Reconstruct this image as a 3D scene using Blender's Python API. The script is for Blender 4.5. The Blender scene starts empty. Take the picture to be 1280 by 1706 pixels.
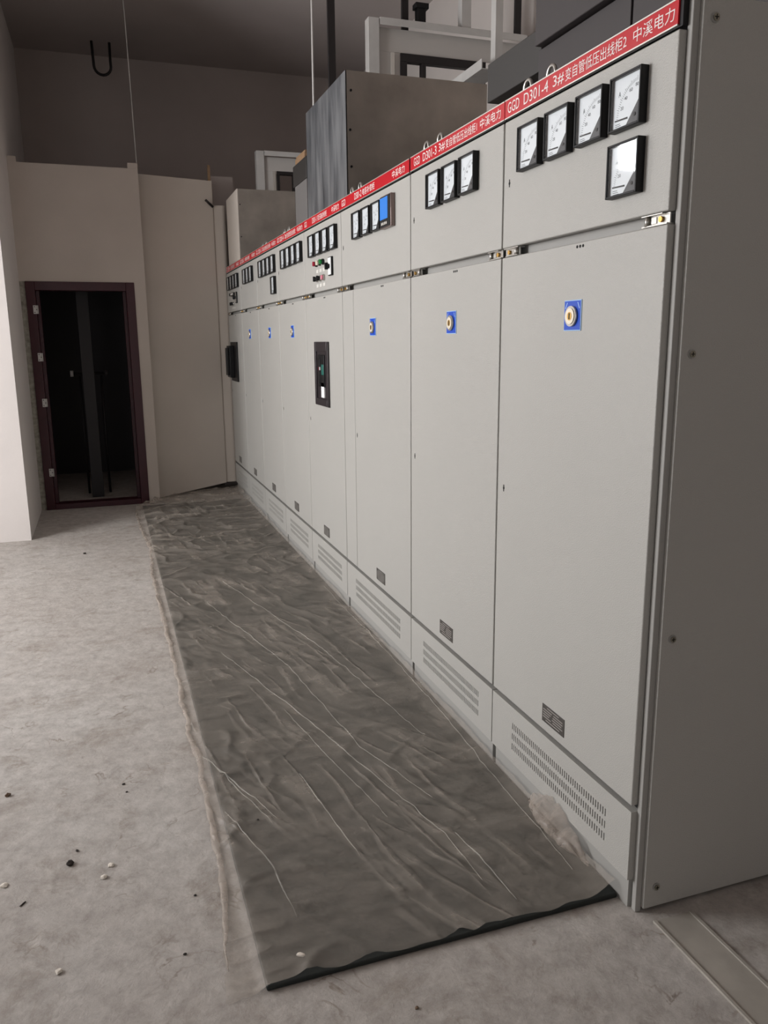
import bpy, bmesh, math, random
from mathutils import Vector, Matrix, noise

random.seed(7)
SC = bpy.context.scene
COL = SC.collection

# ---------------------------------------------------------------- camera
F_PX = 1335.6
cam_d = bpy.data.cameras.new('camera')
cam = bpy.data.objects.new('camera', cam_d)
COL.objects.link(cam)
cam_d.sensor_fit = 'HORIZONTAL'
cam_d.sensor_width = 36.0
cam_d.lens = F_PX * 36.0 / 1280.0
cam_d.clip_start = 0.02
cam_d.clip_end = 200
right = Vector((0.94494031, -0.32712461, -0.00879195))
up = Vector((0.07674736, 0.19541689, 0.97771268))
fwd = Vector((0.31811578, 0.92455488, -0.20976324))
M = Matrix(((right.x, up.x, -fwd.x, -1.2111), (right.y, up.y, -fwd.y, 0.0), (right.z, up.z, -fwd.z, 1.4967), (0, 0, 0, 1)))
cam.matrix_world = M
SC.camera = cam

# ---------------------------------------------------------------- world, light, exposure
world = bpy.data.worlds.new('world')
SC.world = world
world.use_nodes = True
bg = world.node_tree.nodes['Background']
bg.inputs[0].default_value = (0.86, 0.92, 1.0, 1)
bg.inputs[1].default_value = 1.2


def area_light(name, loc, aim, sx, sy, watts, col):
    d = bpy.data.lights.new(name, 'AREA')
    d.shape = 'RECTANGLE'
    d.size, d.size_y, d.energy, d.color = sx, sy, watts, col
    o = bpy.data.objects.new(name, d)
    COL.objects.link(o)
    o.location = loc
    o.rotation_euler = (Vector(aim) - Vector(loc)).to_track_quat('-Z', 'Z').to_euler()
    return o


# daylight entering by the two windows left of the frame plus an added fill lamp behind the camera
area_light('daylight_side', (-5.12, 4.25, 2.0), (0, 5.3, 1.9), 2.0, 2.2, 345, (0.98, 0.98, 1.0))
area_light('daylight_high', (-3.78, 6.78, 3.17), (-3.78, 0, 3.17), 0.8, 0.42, 45, (0.97, 0.98, 1.0))
area_light('fill_rear', (-3.2, -3.12, 1.5), (-3.2, 5, 1.5), 1.6, 2.2, 20, (0.98, 0.98, 1.0))  # added fill, stands in an invented opening of the rear wall

SC.view_settings.view_transform = 'Standard'
SC.view_settings.look = 'None'
SC.view_settings.exposure = -0.30
SC.view_settings.gamma = 1.0
SC.view_settings.use_curve_mapping = False
SC.cycles.max_bounces = 10
SC.cycles.transparent_max_bounces = 12
SC.cycles.use_denoising = True


# ---------------------------------------------------------------- materials
def srgb(r, g, b):
    def f(c):
        c /= 255.0
        return c / 12.92 if c <= 0.04045 else ((c + 0.055) / 1.055) ** 2.4
    return (f(r), f(g), f(b), 1)


def mat(name, col, rough=0.5, metal=0.0, var=0.0, vscale=5.0, bump=0.0, bscale=50.0, detail=4, col2=None, spec=0.5, stretch=None, alpha=1.0):
    m = bpy.data.materials.new(name)
    m.use_nodes = True
    nt = m.node_tree
    n, l = nt.nodes, nt.links
    p = n['Principled BSDF']
    p.inputs['Base Color'].default_value = col
    p.inputs['Roughness'].default_value = rough
    p.inputs['Metallic'].default_value = metal
    p.inputs['Specular IOR Level'].default_value = spec
    p.inputs['Alpha'].default_value = alpha
    if var or bump:
        tc = n.new('ShaderNodeTexCoord')
        src = tc.outputs['Object']
        if stretch:
            mp = n.new('ShaderNodeMapping')
            mp.inputs['Scale'].default_value = stretch
            l.new(src, mp.inputs[0])
            src = mp.outputs[0]
    if var:
        nz = n.new('ShaderNodeTexNoise')
        nz.inputs['Scale'].default_value = vscale
        nz.inputs['Detail'].default_value = detail
        l.new(src, nz.inputs['Vector'])
        rp = n.new('ShaderNodeValToRGB')
        rp.color_ramp.elements[0].position = 0.3
        rp.color_ramp.elements[1].position = 0.7
        c2 = col2 or tuple(c * (1 - var) for c in col[:3]) + (1,)
        rp.color_ramp.elements[0].color = c2
        rp.color_ramp.elements[1].color = col
        l.new(nz.outputs['Fac'], rp.inputs[0])
        l.new(rp.outputs[0], p.inputs['Base Color'])
    if bump:
        nb = n.new('ShaderNodeTexNoise')
        nb.inputs['Scale'].default_value = bscale
        nb.inputs['Detail'].default_value = 3
        l.new(src, nb.inputs['Vector'])
        b = n.new('ShaderNodeBump')
        b.inputs['Strength'].default_value = bump
        b.inputs['Distance'].default_value = 0.004
        l.new(nb.outputs['Fac'], b.inputs['Height'])
        l.new(b.outputs[0], p.inputs['Normal'])
    return m


PAINT = mat('cabinet_paint', srgb(178, 176, 170), 0.42, var=0.05, vscale=1.3, bump=0.35, bscale=300)
PAINT_IN = mat('carcass_paint', srgb(160, 158, 153), 0.5)
BLACK = mat('black_plastic', srgb(17, 17, 18), 0.45, spec=0.3)
GAP_SHADE = mat('gap_shade_black', srgb(16, 17, 17), 0.7)  # black layer behind the door leaves, puts shade into the gaps
DARKHOLE = mat('dark_opening', srgb(24, 23, 22), 0.9)  # near-black stands in for the shade inside openings
RED = mat('red_plate', srgb(190, 20, 34), 0.26)
WHITE_INK = mat('white_lettering', srgb(235, 225, 222), 0.5)
ALU = mat('bright_aluminium', srgb(215, 212, 205), 0.35, 0.7)
ZINC = mat('zinc_plate', srgb(190, 188, 182), 0.3, 0.9)
BRASS = mat('brass', srgb(214, 172, 96), 0.3, 0.9)
IVORY = mat('ivory_ring', srgb(236, 226, 206), 0.35, 0.2)
DIAL = mat('dial_white', srgb(226, 232, 235), 0.5)
INK = mat('dial_ink', srgb(52, 58, 66), 0.6)
COVER = mat('dial_cover', srgb(26, 29, 34), 0.4)
BLUE = mat('blue_plate', srgb(16, 74, 190), 0.35)
LBLUE = mat('pale_blue_edge', srgb(170, 205, 240), 0.4)
SCREEN = mat('display_blue', srgb(52, 132, 226), 0.3)
BRONZE = mat('display_frame', srgb(128, 112, 108), 0.3, 0.6)
PLATE = mat('nameplate_metal', srgb(96, 92, 88), 0.45, 0.5, var=0.2, vscale=40)
PLATE_L = mat('nameplate_line', srgb(170, 166, 160), 0.45, 0.3)
REDB = mat('red_lens', srgb(150, 22, 48), 0.25)
GREENB = mat('green_lens', srgb(24, 120, 56), 0.25)
PINKB = mat('pink_lens', srgb(214, 130, 146), 0.3)
TAG = mat('engraved_tag', srgb(214, 212, 205), 0.5)
PCB = mat('green_board', srgb(20, 92, 82), 0.5)
WHITE = mat('white_sticker', srgb(240, 240, 238), 0.5)
SCREW = mat('screw_steel', srgb(150, 146, 132), 0.4, 0.8)
GALV = mat('galvanised_sheet', srgb(188, 180, 170), 0.36, 0.80, var=0.30, vscale=5, bump=0.05, bscale=30)
GALV_F = mat('scuffed_galvanised_film', srgb(170, 172, 174), 0.38, 0.7, var=0.6, vscale=9, bump=0.35, bscale=16, stretch=(1, 1, 0.22), col2=srgb(74, 78, 84))
STEEL = mat('grey_steel', srgb(204, 202, 198), 0.45, 0.12, var=0.15, vscale=6)
FRAME_P = mat('frame_sheet', srgb(194, 190, 185), 0.55, 0.1)
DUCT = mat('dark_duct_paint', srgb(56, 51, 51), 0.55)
DUCT_G = mat('dark_grey_paint', srgb(50, 48, 46), 0.5)
DKBAR = mat('dark_steel', srgb(40, 36, 36), 0.5, 0.3)
WOOD = mat('raw_wood', srgb(150, 120, 90), 0.7, var=0.3, vscale=20, stretch=(1, 1, 6))
MAROON = mat('maroon_paint', srgb(60, 18, 28), 0.4, var=0.2, vscale=8)
W_LEFT = mat('white_plaster', srgb(214, 207, 202), 0.85, var=0.05, vscale=2.5, bump=0.15, bscale=60)
W_DOOR = mat('beige_plaster', srgb(196, 186, 176), 0.85, var=0.10, vscale=2.2, bump=0.15, bscale=60)
W_BACK = mat('grey_plaster', srgb(188, 177, 171), 0.9, var=0.14, vscale=1.4, bump=0.15, bscale=50)
W_RIGHT = mat('pale_plaster', srgb(200, 192, 186), 0.9, var=0.06, vscale=2, bump=0.1, bscale=50)
W_ROUGH = mat('rough_mortar', srgb(172, 168, 156), 0.95, var=0.5, vscale=26, bump=1.0, bscale=40)
CEIL = mat('ceiling_plaster', srgb(190, 180, 176), 0.9, var=0.12, vscale=1.2, bump=0.12, bscale=40)
BOARD = mat('pale_board', srgb(198, 188, 177), 0.8, var=0.10, vscale=1.6)
FOOT = mat('pale_chip', srgb(214, 206, 194), 0.9)
DCHIP = mat('dark_chip', srgb(46, 40, 36), 0.9)
BCHIP = mat('brown_chip', srgb(96, 78, 62), 0.9)
CHANNEL = mat('floor_channel_steel', srgb(172, 166, 156), 0.7, 0.0, var=0.25, vscale=6, bump=0.2, bscale=40)
MAT_M = mat('insulating_mat', srgb(26, 31, 28), 0.7, bump=0.3, bscale=60)


def glass_mat():
    m = bpy.data.materials.new('clear_glass')
    m.use_nodes = True
    n, l = m.node_tree.nodes, m.node_tree.links
    n.remove(n['Principled BSDF'])
    t, g, x, f = n.new('ShaderNodeBsdfTransparent'), n.new('ShaderNodeBsdfGlossy'), n.new('ShaderNodeMixShader'), n.new('ShaderNodeLayerWeight')
    g.inputs['Roughness'].default_value = 0.04
    f.inputs['Blend'].default_value = 0.5
    pw, mr = n.new('ShaderNodeMath'), n.new('ShaderNodeMapRange')
    pw.operation = 'POWER'
    pw.inputs[1].default_value = 5.0
    mr.inputs['To Min'].default_value = 0.04
    l.new(f.outputs['Facing'], pw.inputs[0])
    l.new(pw.outputs[0], mr.inputs[0])
    l.new(mr.outputs[0], x.inputs[0])
    l.new(t.outputs[0], x.inputs[1])
    l.new(g.outputs[0], x.inputs[2])
    l.new(x.outputs[0], n['Material Output'].inputs[0])
    return m


GLASS = glass_mat()


def film_mat(name, col, fac, rough, fine):
    m = bpy.data.materials.new(name)
    m.use_nodes = True
    n, l = m.node_tree.nodes, m.node_tree.links
    p = n['Principled BSDF']
    p.inputs['Base Color'].default_value = col
    p.inputs['Roughness'].default_value = rough
    tc = n.new('ShaderNodeTexCoord')
    mp = n.new('ShaderNodeMapping')
    mp.inputs['Scale'].default_value = (1.6, 3.2, 1)
    mp.inputs['Rotation'].default_value = (0, 0, 0.5)
    l.new(tc.outputs['Object'], mp.inputs[0])
    nz = n.new('ShaderNodeTexNoise')
    nz.inputs['Scale'].default_value = 2.6
    nz.inputs['Detail'].default_value = 7
    nz.inputs['Roughness'].default_value = 0.65
    nz.inputs['Distortion'].default_value = 0.8
    l.new(mp.outputs[0], nz.inputs['Vector'])
    rp = n.new('ShaderNodeMapRange')
    rp.inputs['From Min'].default_value = 0.32
    rp.inputs['From Max'].default_value = 0.72
    rp.inputs['To Min'].default_value = fac * 0.72
    rp.inputs['To Max'].default_value = fac * 1.35
    l.new(nz.outputs['Fac'], rp.inputs[0])
    nb = n.new('ShaderNodeTexNoise')
    nb.inputs['Scale'].default_value = fine
    nb.inputs['Detail'].default_value = 4
    nb.inputs['Distortion'].default_value = 1.2
    l.new(mp.outputs[0], nb.inputs['Vector'])
    b = n.new('ShaderNodeBump')
    b.inputs['Strength'].default_value = 0.5
    b.inputs['Distance'].default_value = 0.006
    l.new(nb.outputs['Fac'], b.inputs['Height'])

    def math2(op, u, v):
        q = n.new('ShaderNodeMath')
        q.operation = op
        for k_, w_ in enumerate((u, v)):
            if isinstance(w_, (int, float)):
                q.inputs[k_].default_value = w_
            else:
                l.new(w_, q.inputs[k_])
        return q.outputs[0]

    def ridges(rot, across, along, seed, thin, cover):
        # fine broken crease lines running along one direction
        mp2 = n.new('ShaderNodeMapping')
        mp2.vector_type = 'TEXTURE'
        mp2.inputs['Scale'].default_value = (1 / across, 1 / along, 1)
        mp2.inputs['Rotation'].default_value = (0, 0, rot)
        mp2.inputs['Location'].default_value = (seed, seed * .7, 0)
        l.new(tc.outputs['Object'], mp2.inputs[0])
        rn = n.new('ShaderNodeTexNoise')
        rn.inputs['Scale'].default_value = 1.0
        rn.inputs['Detail'].default_value = 2
        rn.inputs['Roughness'].default_value = 0.4
        rn.inputs['Distortion'].default_value = 0.15
        l.new(mp2.outputs[0], rn.inputs['Vector'])
        ln = math2('SUBTRACT', 1.0, math2('MULTIPLY', math2('ABSOLUTE', math2('SUBTRACT', rn.outputs['Fac'], 0.5), 0), thin))
        ln = math2('MAXIMUM', ln, 0.0)
        mk = n.new('ShaderNodeTexNoise')
        mk.inputs['Scale'].default_value = 2.3
        mk.inputs['Detail'].default_value = 3
        mk.inputs['Distortion'].default_value = 0.6
        sh = n.new('ShaderNodeVectorMath')
        sh.inputs[1].default_value = (seed * 2.3, seed, 4.0)
        l.new(tc.outputs['Object'], sh.inputs[0])
        l.new(sh.outputs[0], mk.inputs['Vector'])
        mr_ = n.new('ShaderNodeMapRange')
        mr_.inputs['From Min'].default_value = cover
        mr_.inputs['From Max'].default_value = cover + .16
        l.new(mk.outputs['Fac'], mr_.inputs[0])
        return math2('MULTIPLY', ln, mr_.outputs[0])
    r1 = ridges(0.19, 9.0, 0.9, 3.0, 16, .42)
    r2 = ridges(0.42, 11.0, 1.2, 11.0, 14, .48)
    r3 = ridges(-0.15, 1.6, 10.0, 6.0, 9, .46)
    r4 = ridges(0.9, 12.0, 3.0, 17.0, 9, .52)
    lines = math2('MAXIMUM', r1, r2)
    allr = math2('ADD', lines, math2('MULTIPLY', math2('ADD', r3, r4), .8))
    b2 = n.new('ShaderNodeBump')
    b2.inputs['Strength'].default_value = 0.65
    b2.inputs['Distance'].default_value = 0.008
    l.new(allr, b2.inputs['Height'])
    l.new(b.outputs[0], b2.inputs['Normal'])
    l.new(b2.outputs[0], p.inputs['Normal'])
    wr_out = math2('ADD', math2('MULTIPLY', lines, .17), math2('MULTIPLY', math2('ADD', r3, r4), .07))
    ad = n.new('ShaderNodeMath')
    ad.use_clamp = True
    l.new(rp.outputs[0], ad.inputs[0])
    l.new(wr_out, ad.inputs[1])
    t, x = n.new('ShaderNodeBsdfTransparent'), n.new('ShaderNodeMixShader')
    l.new(ad.outputs[0], x.inputs[0])
    l.new(t.outputs[0], x.inputs[1])
    l.new(p.outputs[0], x.inputs[2])
    l.new(x.outputs[0], n['Material Output'].inputs[0])
    return m


FILM = film_mat('milky_plastic_film', srgb(184, 174, 162), 0.27, 0.36, 16)
FILM_C = film_mat('whitened_crease', srgb(200, 194, 182), 0.22, 0.4, 20)
FILM_W = film_mat('bunched_film', srgb(186, 174, 162), 0.40, 0.35, 14)


def floor_mat():
    m = bpy.data.materials.new('dusty_concrete')
    m.use_nodes = True
    n, l = m.node_tree.nodes, m.node_tree.links
    p = n['Principled BSDF']
    p.inputs['Roughness'].default_value = 0.78
    tc = n.new('ShaderNodeTexCoord')

    def nz(scale, det, ro=0.55, dist=0.0):
        k = n.new('ShaderNodeTexNoise')
        k.inputs['Scale'].default_value = scale
        k.inputs['Detail'].default_value = det
        k.inputs['Roughness'].default_value = ro
        k.inputs['Distortion'].default_value = dist
        l.new(tc.outputs['Object'], k.inputs['Vector'])
        return k.outputs['Fac']

    def ramp(src, a, ca, b_, cb):
        r = n.new('ShaderNodeValToRGB')
        r.color_ramp.elements[0].position, r.color_ramp.elements[0].color = a, ca
        r.color_ramp.elements[1].position, r.color_ramp.elements[1].color = b_, cb
        l.new(src, r.inputs[0])
        return r.outputs[0]

    def mix(a, b_, fac, mode='MIX'):
        x = n.new('ShaderNodeMix')
        x.data_type = 'RGBA'
        x.blend_type = mode
        l.new(a, x.inputs[6])
        l.new(b_, x.inputs[7])
        if isinstance(fac, float):
            x.inputs[0].default_value = fac
        else:
            l.new(fac, x.inputs[0])
        return x.outputs[2]
    base = ramp(nz(1.1, 6, 0.6, 0.2), 0.3, srgb(180, 173, 166), 0.72, srgb(199, 195, 190))
    mid = ramp(nz(16, 12, 0.74, 0.25), 0.34, srgb(150, 143, 136), 0.64, srgb(246, 245, 243))
    c = mix(base, mid, 0.5, 'MULTIPLY')
    stain = ramp(nz(4.2, 10, 0.74, 0.4), 0.53, (0, 0, 0, 1), 0.78, (.9, .9, .9, 1))
    dk = ramp(nz(30, 3), 0.3, srgb(104, 92, 80), 0.7, srgb(142, 130, 116))
    c = mix(c, dk, stain)
    # short scuff marks
    q = n.new('ShaderNodeMath')
    q.operation = 'SUBTRACT'
    l.new(nz(7.5, 4, 0.55, 0.5), q.inputs[0])
    q.inputs[1].default_value = 0.5
    qa = n.new('ShaderNodeMath')
    qa.operation = 'ABSOLUTE'
    l.new(q.outputs[0], qa.inputs[0])
    ln = ramp(qa.outputs[0], 0.0, (1, 1, 1, 1), 0.022, (0, 0, 0, 1))
    mk = ramp(nz(5.3, 3), 0.54, (0, 0, 0, 1), 0.68, (.75, .75, .75, 1))
    sc = mix(ln, mk, 1.0, 'MULTIPLY')
    c = mix(c, dk, sc)
    dust = ramp(nz(2.1, 9, 0.7, 0.4), 0.64, (0, 0, 0, 1), 0.86, (0.7, 0.7, 0.7, 1))
    wh = ramp(nz(50, 2), 0.3, srgb(214, 208, 200), 0.7, srgb(226, 220, 212))
    c = mix(c, wh, dust)
    l.new(c, p.inputs['Base Color'])
    b = n.new('ShaderNodeBump')
    b.inputs['Strength'].default_value = 0.6
    b.inputs['Distance'].default_value = 0.006
    l.new(nz(30, 9, 0.68, 0.2), b.inputs['Height'])
    l.new(b.outputs[0], p.inputs['Normal'])
    return m


FLOOR = floor_mat()


# ---------------------------------------------------------------- mesh helpers
class MB:
    """collects shapes that belong to ONE part, then links them as one mesh object"""

    def __init__(s):
        s.bm = bmesh.new()

    def box(s, x0, x1, y0, y1, z0, z1, m=0, bev=0.0, seg=2):
        vs = [s.bm.verts.new((x, y, z)) for x in (x0, x1) for y in (y0, y1) for z in (z0, z1)]
        fs = [s.bm.faces.new([vs[i] for i in q]) for q in
              ((0, 1, 3, 2), (4, 6, 7, 5), (0, 4, 5, 1), (2, 3, 7, 6), (0, 2, 6, 4), (1, 5, 7, 3))]
        for f in fs:
            f.material_index = m
        if bev:
            es = list({e for f in fs for e in f.edges})
            r = bmesh.ops.bevel(s.bm, geom=es, offset=bev, segments=seg, affect='EDGES', profile=0.5)
            for f in r['faces']:
                f.material_index = m
                f.smooth = True
        return s

    def cyl(s, c, axis, r, h, m=0, seg=20, r2=None):
        q = {'x': Matrix.Rotation(math.pi / 2, 4, 'Y'), 'y': Matrix.Rotation(-math.pi / 2, 4, 'X'), 'z': Matrix.Identity(4)}[axis]
        k = bmesh.ops.create_cone(s.bm, cap_ends=True, segments=seg, radius1=r, radius2=r if r2 is None else r2, depth=h,
                                  matrix=Matrix.Translation(c) @ q)
        for v in k['verts']:
            for f in v.link_faces:
                f.material_index = m
                f.smooth = len(f.verts) == 4
        return s

    def tube(s, pts, r, m=0, seg=10, closed=False):
        pts = [Vector(p) for p in pts]
        N = len(pts)
        rings = []
        ref = Vector((0.31, 0.17, 0.93))
        for i, p in enumerate(pts):
            a = pts[(i - 1) % N] if closed or i else pts[0]
            b = pts[(i + 1) % N] if closed or i < N - 1 else pts[-1]
            t = (b - a).normalized()
            u = t.cross(ref)
            if u.length < 1e-3:
                u = t.cross(Vector((1, 0, 0)))
            u.normalize()
            w = t.cross(u)
            rr = r[i] if isinstance(r, (list, tuple)) else r
            rings.append([s.bm.verts.new(p + rr * (math.cos(2 * math.pi * k / seg) * u + math.sin(2 * math.pi * k / seg) * w)) for k in range(seg)])
        for i in range(N if closed else N - 1):
            A, B = rings[i], rings[(i + 1) % N]
            for k in range(seg):
                f = s.bm.faces.new((A[k], A[(k + 1) % seg], B[(k + 1) % seg], B[k]))
                f.material_index = m
                f.smooth = True
        if not closed:
            s.bm.faces.new(rings[0][::-1]).material_index = m
            s.bm.faces.new(rings[-1]).material_index = m
        return s

    def poly(s, pts, m=0, off=None):
        """a flat polygon, or with off a prism extruded along off"""
        a = [s.bm.verts.new(p) for p in pts]
        s.bm.faces.new(a).material_index = m
        if off is not None:
            b = [s.bm.verts.new(Vector(p) + Vector(off)) for p in pts]
            s.bm.faces.new(b[::-1]).material_index = m
            for i in range(len(a)):
                j = (i + 1) % len(a)
                s.bm.faces.new((a[j], a[i], b[i], b[j])).material_index = m
        return s

    def mesh(s, me, f, m=0):
        n0 = len(s.bm.faces)
        vs = [s.bm.verts.new(f(v.co)) for v in me.vertices]
        for p in me.polygons:
            try:
                s.bm.faces.new([vs[i] for i in p.vertices]).material_index = m
            except ValueError:
                pass
        return s

    def build(s, name, mats, parent=None, loc=None):
        bmesh.ops.recalc_face_normals(s.bm, faces=s.bm.faces)
        me = bpy.data.meshes.new(name)
        s.bm.to_mesh(me)
        s.bm.free()
        for m in (mats if isinstance(mats, (list, tuple)) else [mats]):
            me.materials.append(m)
        o = bpy.data.objects.new(name, me)
        COL.objects.link(o)
        if parent:
            o.parent = parent
        if loc:
            o.location = loc
        return o


def thing(name, label, cat, loc=(0, 0, 0), group=None):
    o = bpy.data.objects.new(name, None)
    COL.objects.link(o)
    o.empty_display_size = 0.1
    o.location = loc
    return tag(o, label, cat, group)


def tag(o, label, cat, group=None):
    o['label'] = label
    o['category'] = cat
    if group:
        o['group'] = group
    return o


def struct(mb, name, m, label=None, cat=None):
    o = mb.build(name, m)
    o['kind'] = 'structure'
    if label:
        tag(o, label, cat)
    return o


def dup(o, parent, loc=None):
    c = o.copy()
    COL.objects.link(c)
    c.parent = parent
    if loc is not None:
        c.location = loc
    for k in list(o.children):
        dup(k, c)
    return c


_tx = {}


def text_mesh(body):
    """glyph outlines of a line of text as a mesh, starting at the origin"""
    if body not in _tx:
        cu = bpy.data.curves.new('glyph', 'FONT')
        cu.body = body
        cu.size = 1.0
        cu.resolution_u = 3
        o = bpy.data.objects.new('glyph', cu)
        COL.objects.link(o)
        dg = bpy.context.evaluated_depsgraph_get()
        me = bpy.data.meshes.new_from_object(o.evaluated_get(dg))
        bpy.data.objects.remove(o)
        bpy.data.curves.remove(cu)
        _tx[body] = me
    return _tx[body]


def put_text(mb, body, ya, yb, z0, h, x=-0.0006, m=0):
    """text on a face that looks along -x: starts at y=ya, ends at y=yb (<ya), foot at z0, height h"""
    me = text_mesh(body)
    xs = [v.co.x for v in me.vertices]
    ys = [v.co.y for v in me.vertices]
    if not xs:
        return
    a, b, c, d = min(xs), max(xs), min(ys), max(ys)
    mb.mesh(me, lambda v: Vector((x, ya + (yb - ya) * (v.x - a) / (b - a), z0 + h * (v.y - c) / (d - c))), m)


# ---------------------------------------------------------------- the setting
XR, YB, ZC, YN, XL = 1.90, 10.0, 4.53, -3.0, -5.0
YC, XC = 6.613, -1.835          # the corner of the wall left of the doorway
YD = 7.80                       # the wall that holds the doorway

struct(MB().box(XL - .2, XR + .2, YN - .2, YB + .2, -0.15, 0.0), 'floor', FLOOR)
struct(MB().box(XL - .2, XR + .2, YN - .2, YB + .2, ZC, ZC + .15), 'ceiling', CEIL)
struct(MB().box(XC - .15, XR + .15, YB, YB + .15, 0, ZC), 'wall_back', W_BACK)
struct(MB().box(XR, XR + .15, YN, YB, 0, ZC), 'wall_right', W_RIGHT)
struct(MB().box(XC - .15, XC, YC + .15, YB, 0, ZC), 'wall_return', W_LEFT)
# left wall with window 1
w1 = (3.2, 5.3, 0.85, 3.15)
struct(MB().box(XL - .15, XL, YN, w1[0], 0, ZC).box(XL - .15, XL, w1[1], YC + .15, 0, ZC)
       .box(XL - .15, XL, w1[0], w1[1], 0, w1[2]).box(XL - .15, XL, w1[0], w1[1], w1[3], ZC), 'wall_left', W_LEFT)
# wall facing the camera, left of the doorway, with window 2
w2 = (-4.2, -3.36, 2.95, 3.39)
struct(MB().box(XL, w2[0], YC, YC + .15, 0, ZC).box(w2[1], XC, YC, YC + .15, 0, ZC)
       .box(w2[0], w2[1], YC, YC + .15, 0, w2[2]).box(w2[0], w2[1], YC, YC + .15, w2[3], ZC), 'wall_front', W_LEFT)
# unseen rear wall, with an opening added for the fill lamp
struct(MB().box(XL, -4.0, YN - .15, YN, 0, ZC).box(-2.4, XR, YN - .15, YN, 0, ZC).box(-4.0, -2.4, YN - .15, YN, 2.6, ZC), 'wall_rear', W_LEFT)
# window frames
wf = MB()
for y in (w1[0], (w1[0] + w1[1]) / 2 - .03, w1[1] - .06):
    wf.box(XL - .1, XL - .04, y, y + .06, w1[2], w1[3])
for z in (w1[2], w1[3] - .06):
    wf.box(XL - .1, XL - .04, w1[0], w1[1], z, z + .06)
struct(wf, 'window_1', STEEL)
wf = MB()
for x in (w2[0], w2[1] - .05):
    wf.box(x, x + .05, YC + .05, YC + .1, w2[2], w2[3])
for z in (w2[2], w2[3] - .05):
    wf.box(w2[0], w2[1], YC + .05, YC + .1, z, z + .05)
struct(wf, 'window_2', STEEL)

# doorway wall: a lower wall 3 m high that does not reach the ceiling
dx0, dx1, dzt = -1.79, -0.885, 2.02
xe = -0.787
dw = MB()
dw.box(XC, xe, YD, YD + .12, dzt, 2.985)
dw.box(dx1, xe, YD, YD + .12, 0, dzt)
struct(dw, 'wall_doorway', W_DOOR)
struct(MB().box(XC, dx0, YD + .005, YD + .12, 0, dzt), 'trim_1', W_ROUGH)
struct(MB().box(XC + .001, -1.765, YD - .002, YD + .13, 2.985, 3.03).box(-.87, xe, YD - .002, YD + .13, 2.985, 3.03), 'trim_2', W_DOOR)
# the closed little room behind the doorway
struct(MB().box(xe - .08, xe, YD + .12, YB, 0, 2.985), 'wall_closet_side', W_BACK)
struct(MB().box(XC, xe, YD + .12, YB, 2.93, 2.985).box(XC, xe - .08, YB - .03, YB - .001, 0, 2.93), 'wall_closet_back', DUCT)  # roof and back lining coloured dark in place of the room's shade

# maroon door frame
door = thing('door_1', 'empty maroon door frame around the dark doorway in the far left wall', 'door frame', (-1.34, YD, 0))
door['kind'] = 'structure'
ox = 1.34


def wx(x):
    return x + ox


jw, dpt = 0.075, 0.13
MB().box(wx(dx0), wx(dx0 + jw), -.012, dpt, 0, dzt, bev=.004).box(wx(dx0 + jw), wx(dx0 + jw + .03), .05, dpt, .05, dzt - jw, bev=.003).build('jamb', MAROON, door)
MB().box(wx(dx1 - jw), wx(dx1), -.012, dpt, 0, dzt, bev=.004).box(wx(dx1 - jw - .03), wx(dx1 - jw), .05, dpt, .05, dzt - jw, bev=.003).build('jamb', MAROON, door)
MB().box(wx(dx0 + jw), wx(dx1 - jw), -.012, dpt, dzt - jw, dzt, bev=.004).build('head_rail', MAROON, door)
MB().box(wx(dx0 + jw), wx(dx1 - jw), -.012, dpt, 0, .05, bev=.004).build('sill', MAROON, door)
for z in (1.782, 1.375, 0.975, 0.346):
    h = MB().box(-.019, .019, -.0035, 0.0, -.036, .036, bev=.001)
    for hx, dz in ((-.008, -.024), (.008, 0), (-.008, .024)):
        h.cyl((hx, -.0036, dz), 'y', .0045, .001, 1, 8)
    h.cyl((.019, -.004, 0), 'z', .0045, .072, 0, 8)
    h.build('hinge_plate', [STEEL, BLACK], door, (wx(-1.722), -.0125, z))
# wall board between doorway wall and the last cabinet; its lower right corner is cut away
pb = MB()
P0, P1, P2 = (-.785, 8.02), (-.10, 8.175), (-.004, 8.20)
pb.poly([(P0[0], P0[1], 0.0), (P1[0], P1[1], .085), (P1[0], P1[1], 2.985), (P0[0], P0[1], 2.985)], 0, (0.006, .02, 0))
struct(pb, 'wall_board', BOARD)
pr = MB()
prof = []
for k in range(9):
    a = k / 8 * math.pi / 2
    prof.append((-.015 + .045 * math.sin(a), 8.185 + .045 - .045 * math.cos(a)))
outline = [(-.112, 8.19)] + prof + [(.03, 8.26), (-.112, 8.26)]
pr.poly([(x, y, .09) for x, y in outline], 0, (0, 0, 2.68))
struct(pr, 'trim_3', BOARD)
struct(MB().box(-.075, .155, 8.5, 8.75, 0, 3.09), 'trim_4', W_BACK)

# steel channel let into the floor at the near end of the row
struct(MB().box(.040, .048, -2.9, 1.50, 0, .006).box(.048, .152, -2.9, 1.50, 0, .002).box(.152, .160, -2.9, 1.50, 0, .006), 'trim_5', CHANNEL)

# ---------------------------------------------------------------- cabinets
ZT, ZSB, ZI0, ZI1, ZM0, ZM1, ZB0, ZB1 = 2.20, 2.147, 1.772, 2.137, .306, 1.744, .0896, .2895
YS = [1.561, 2.362, 3.163, 4.162, 4.965, 5.768, 6.573, 7.371]
WID = [.801, .801, .999, .803, .803, .805, .798, .803]
DEP = 0.80


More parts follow.
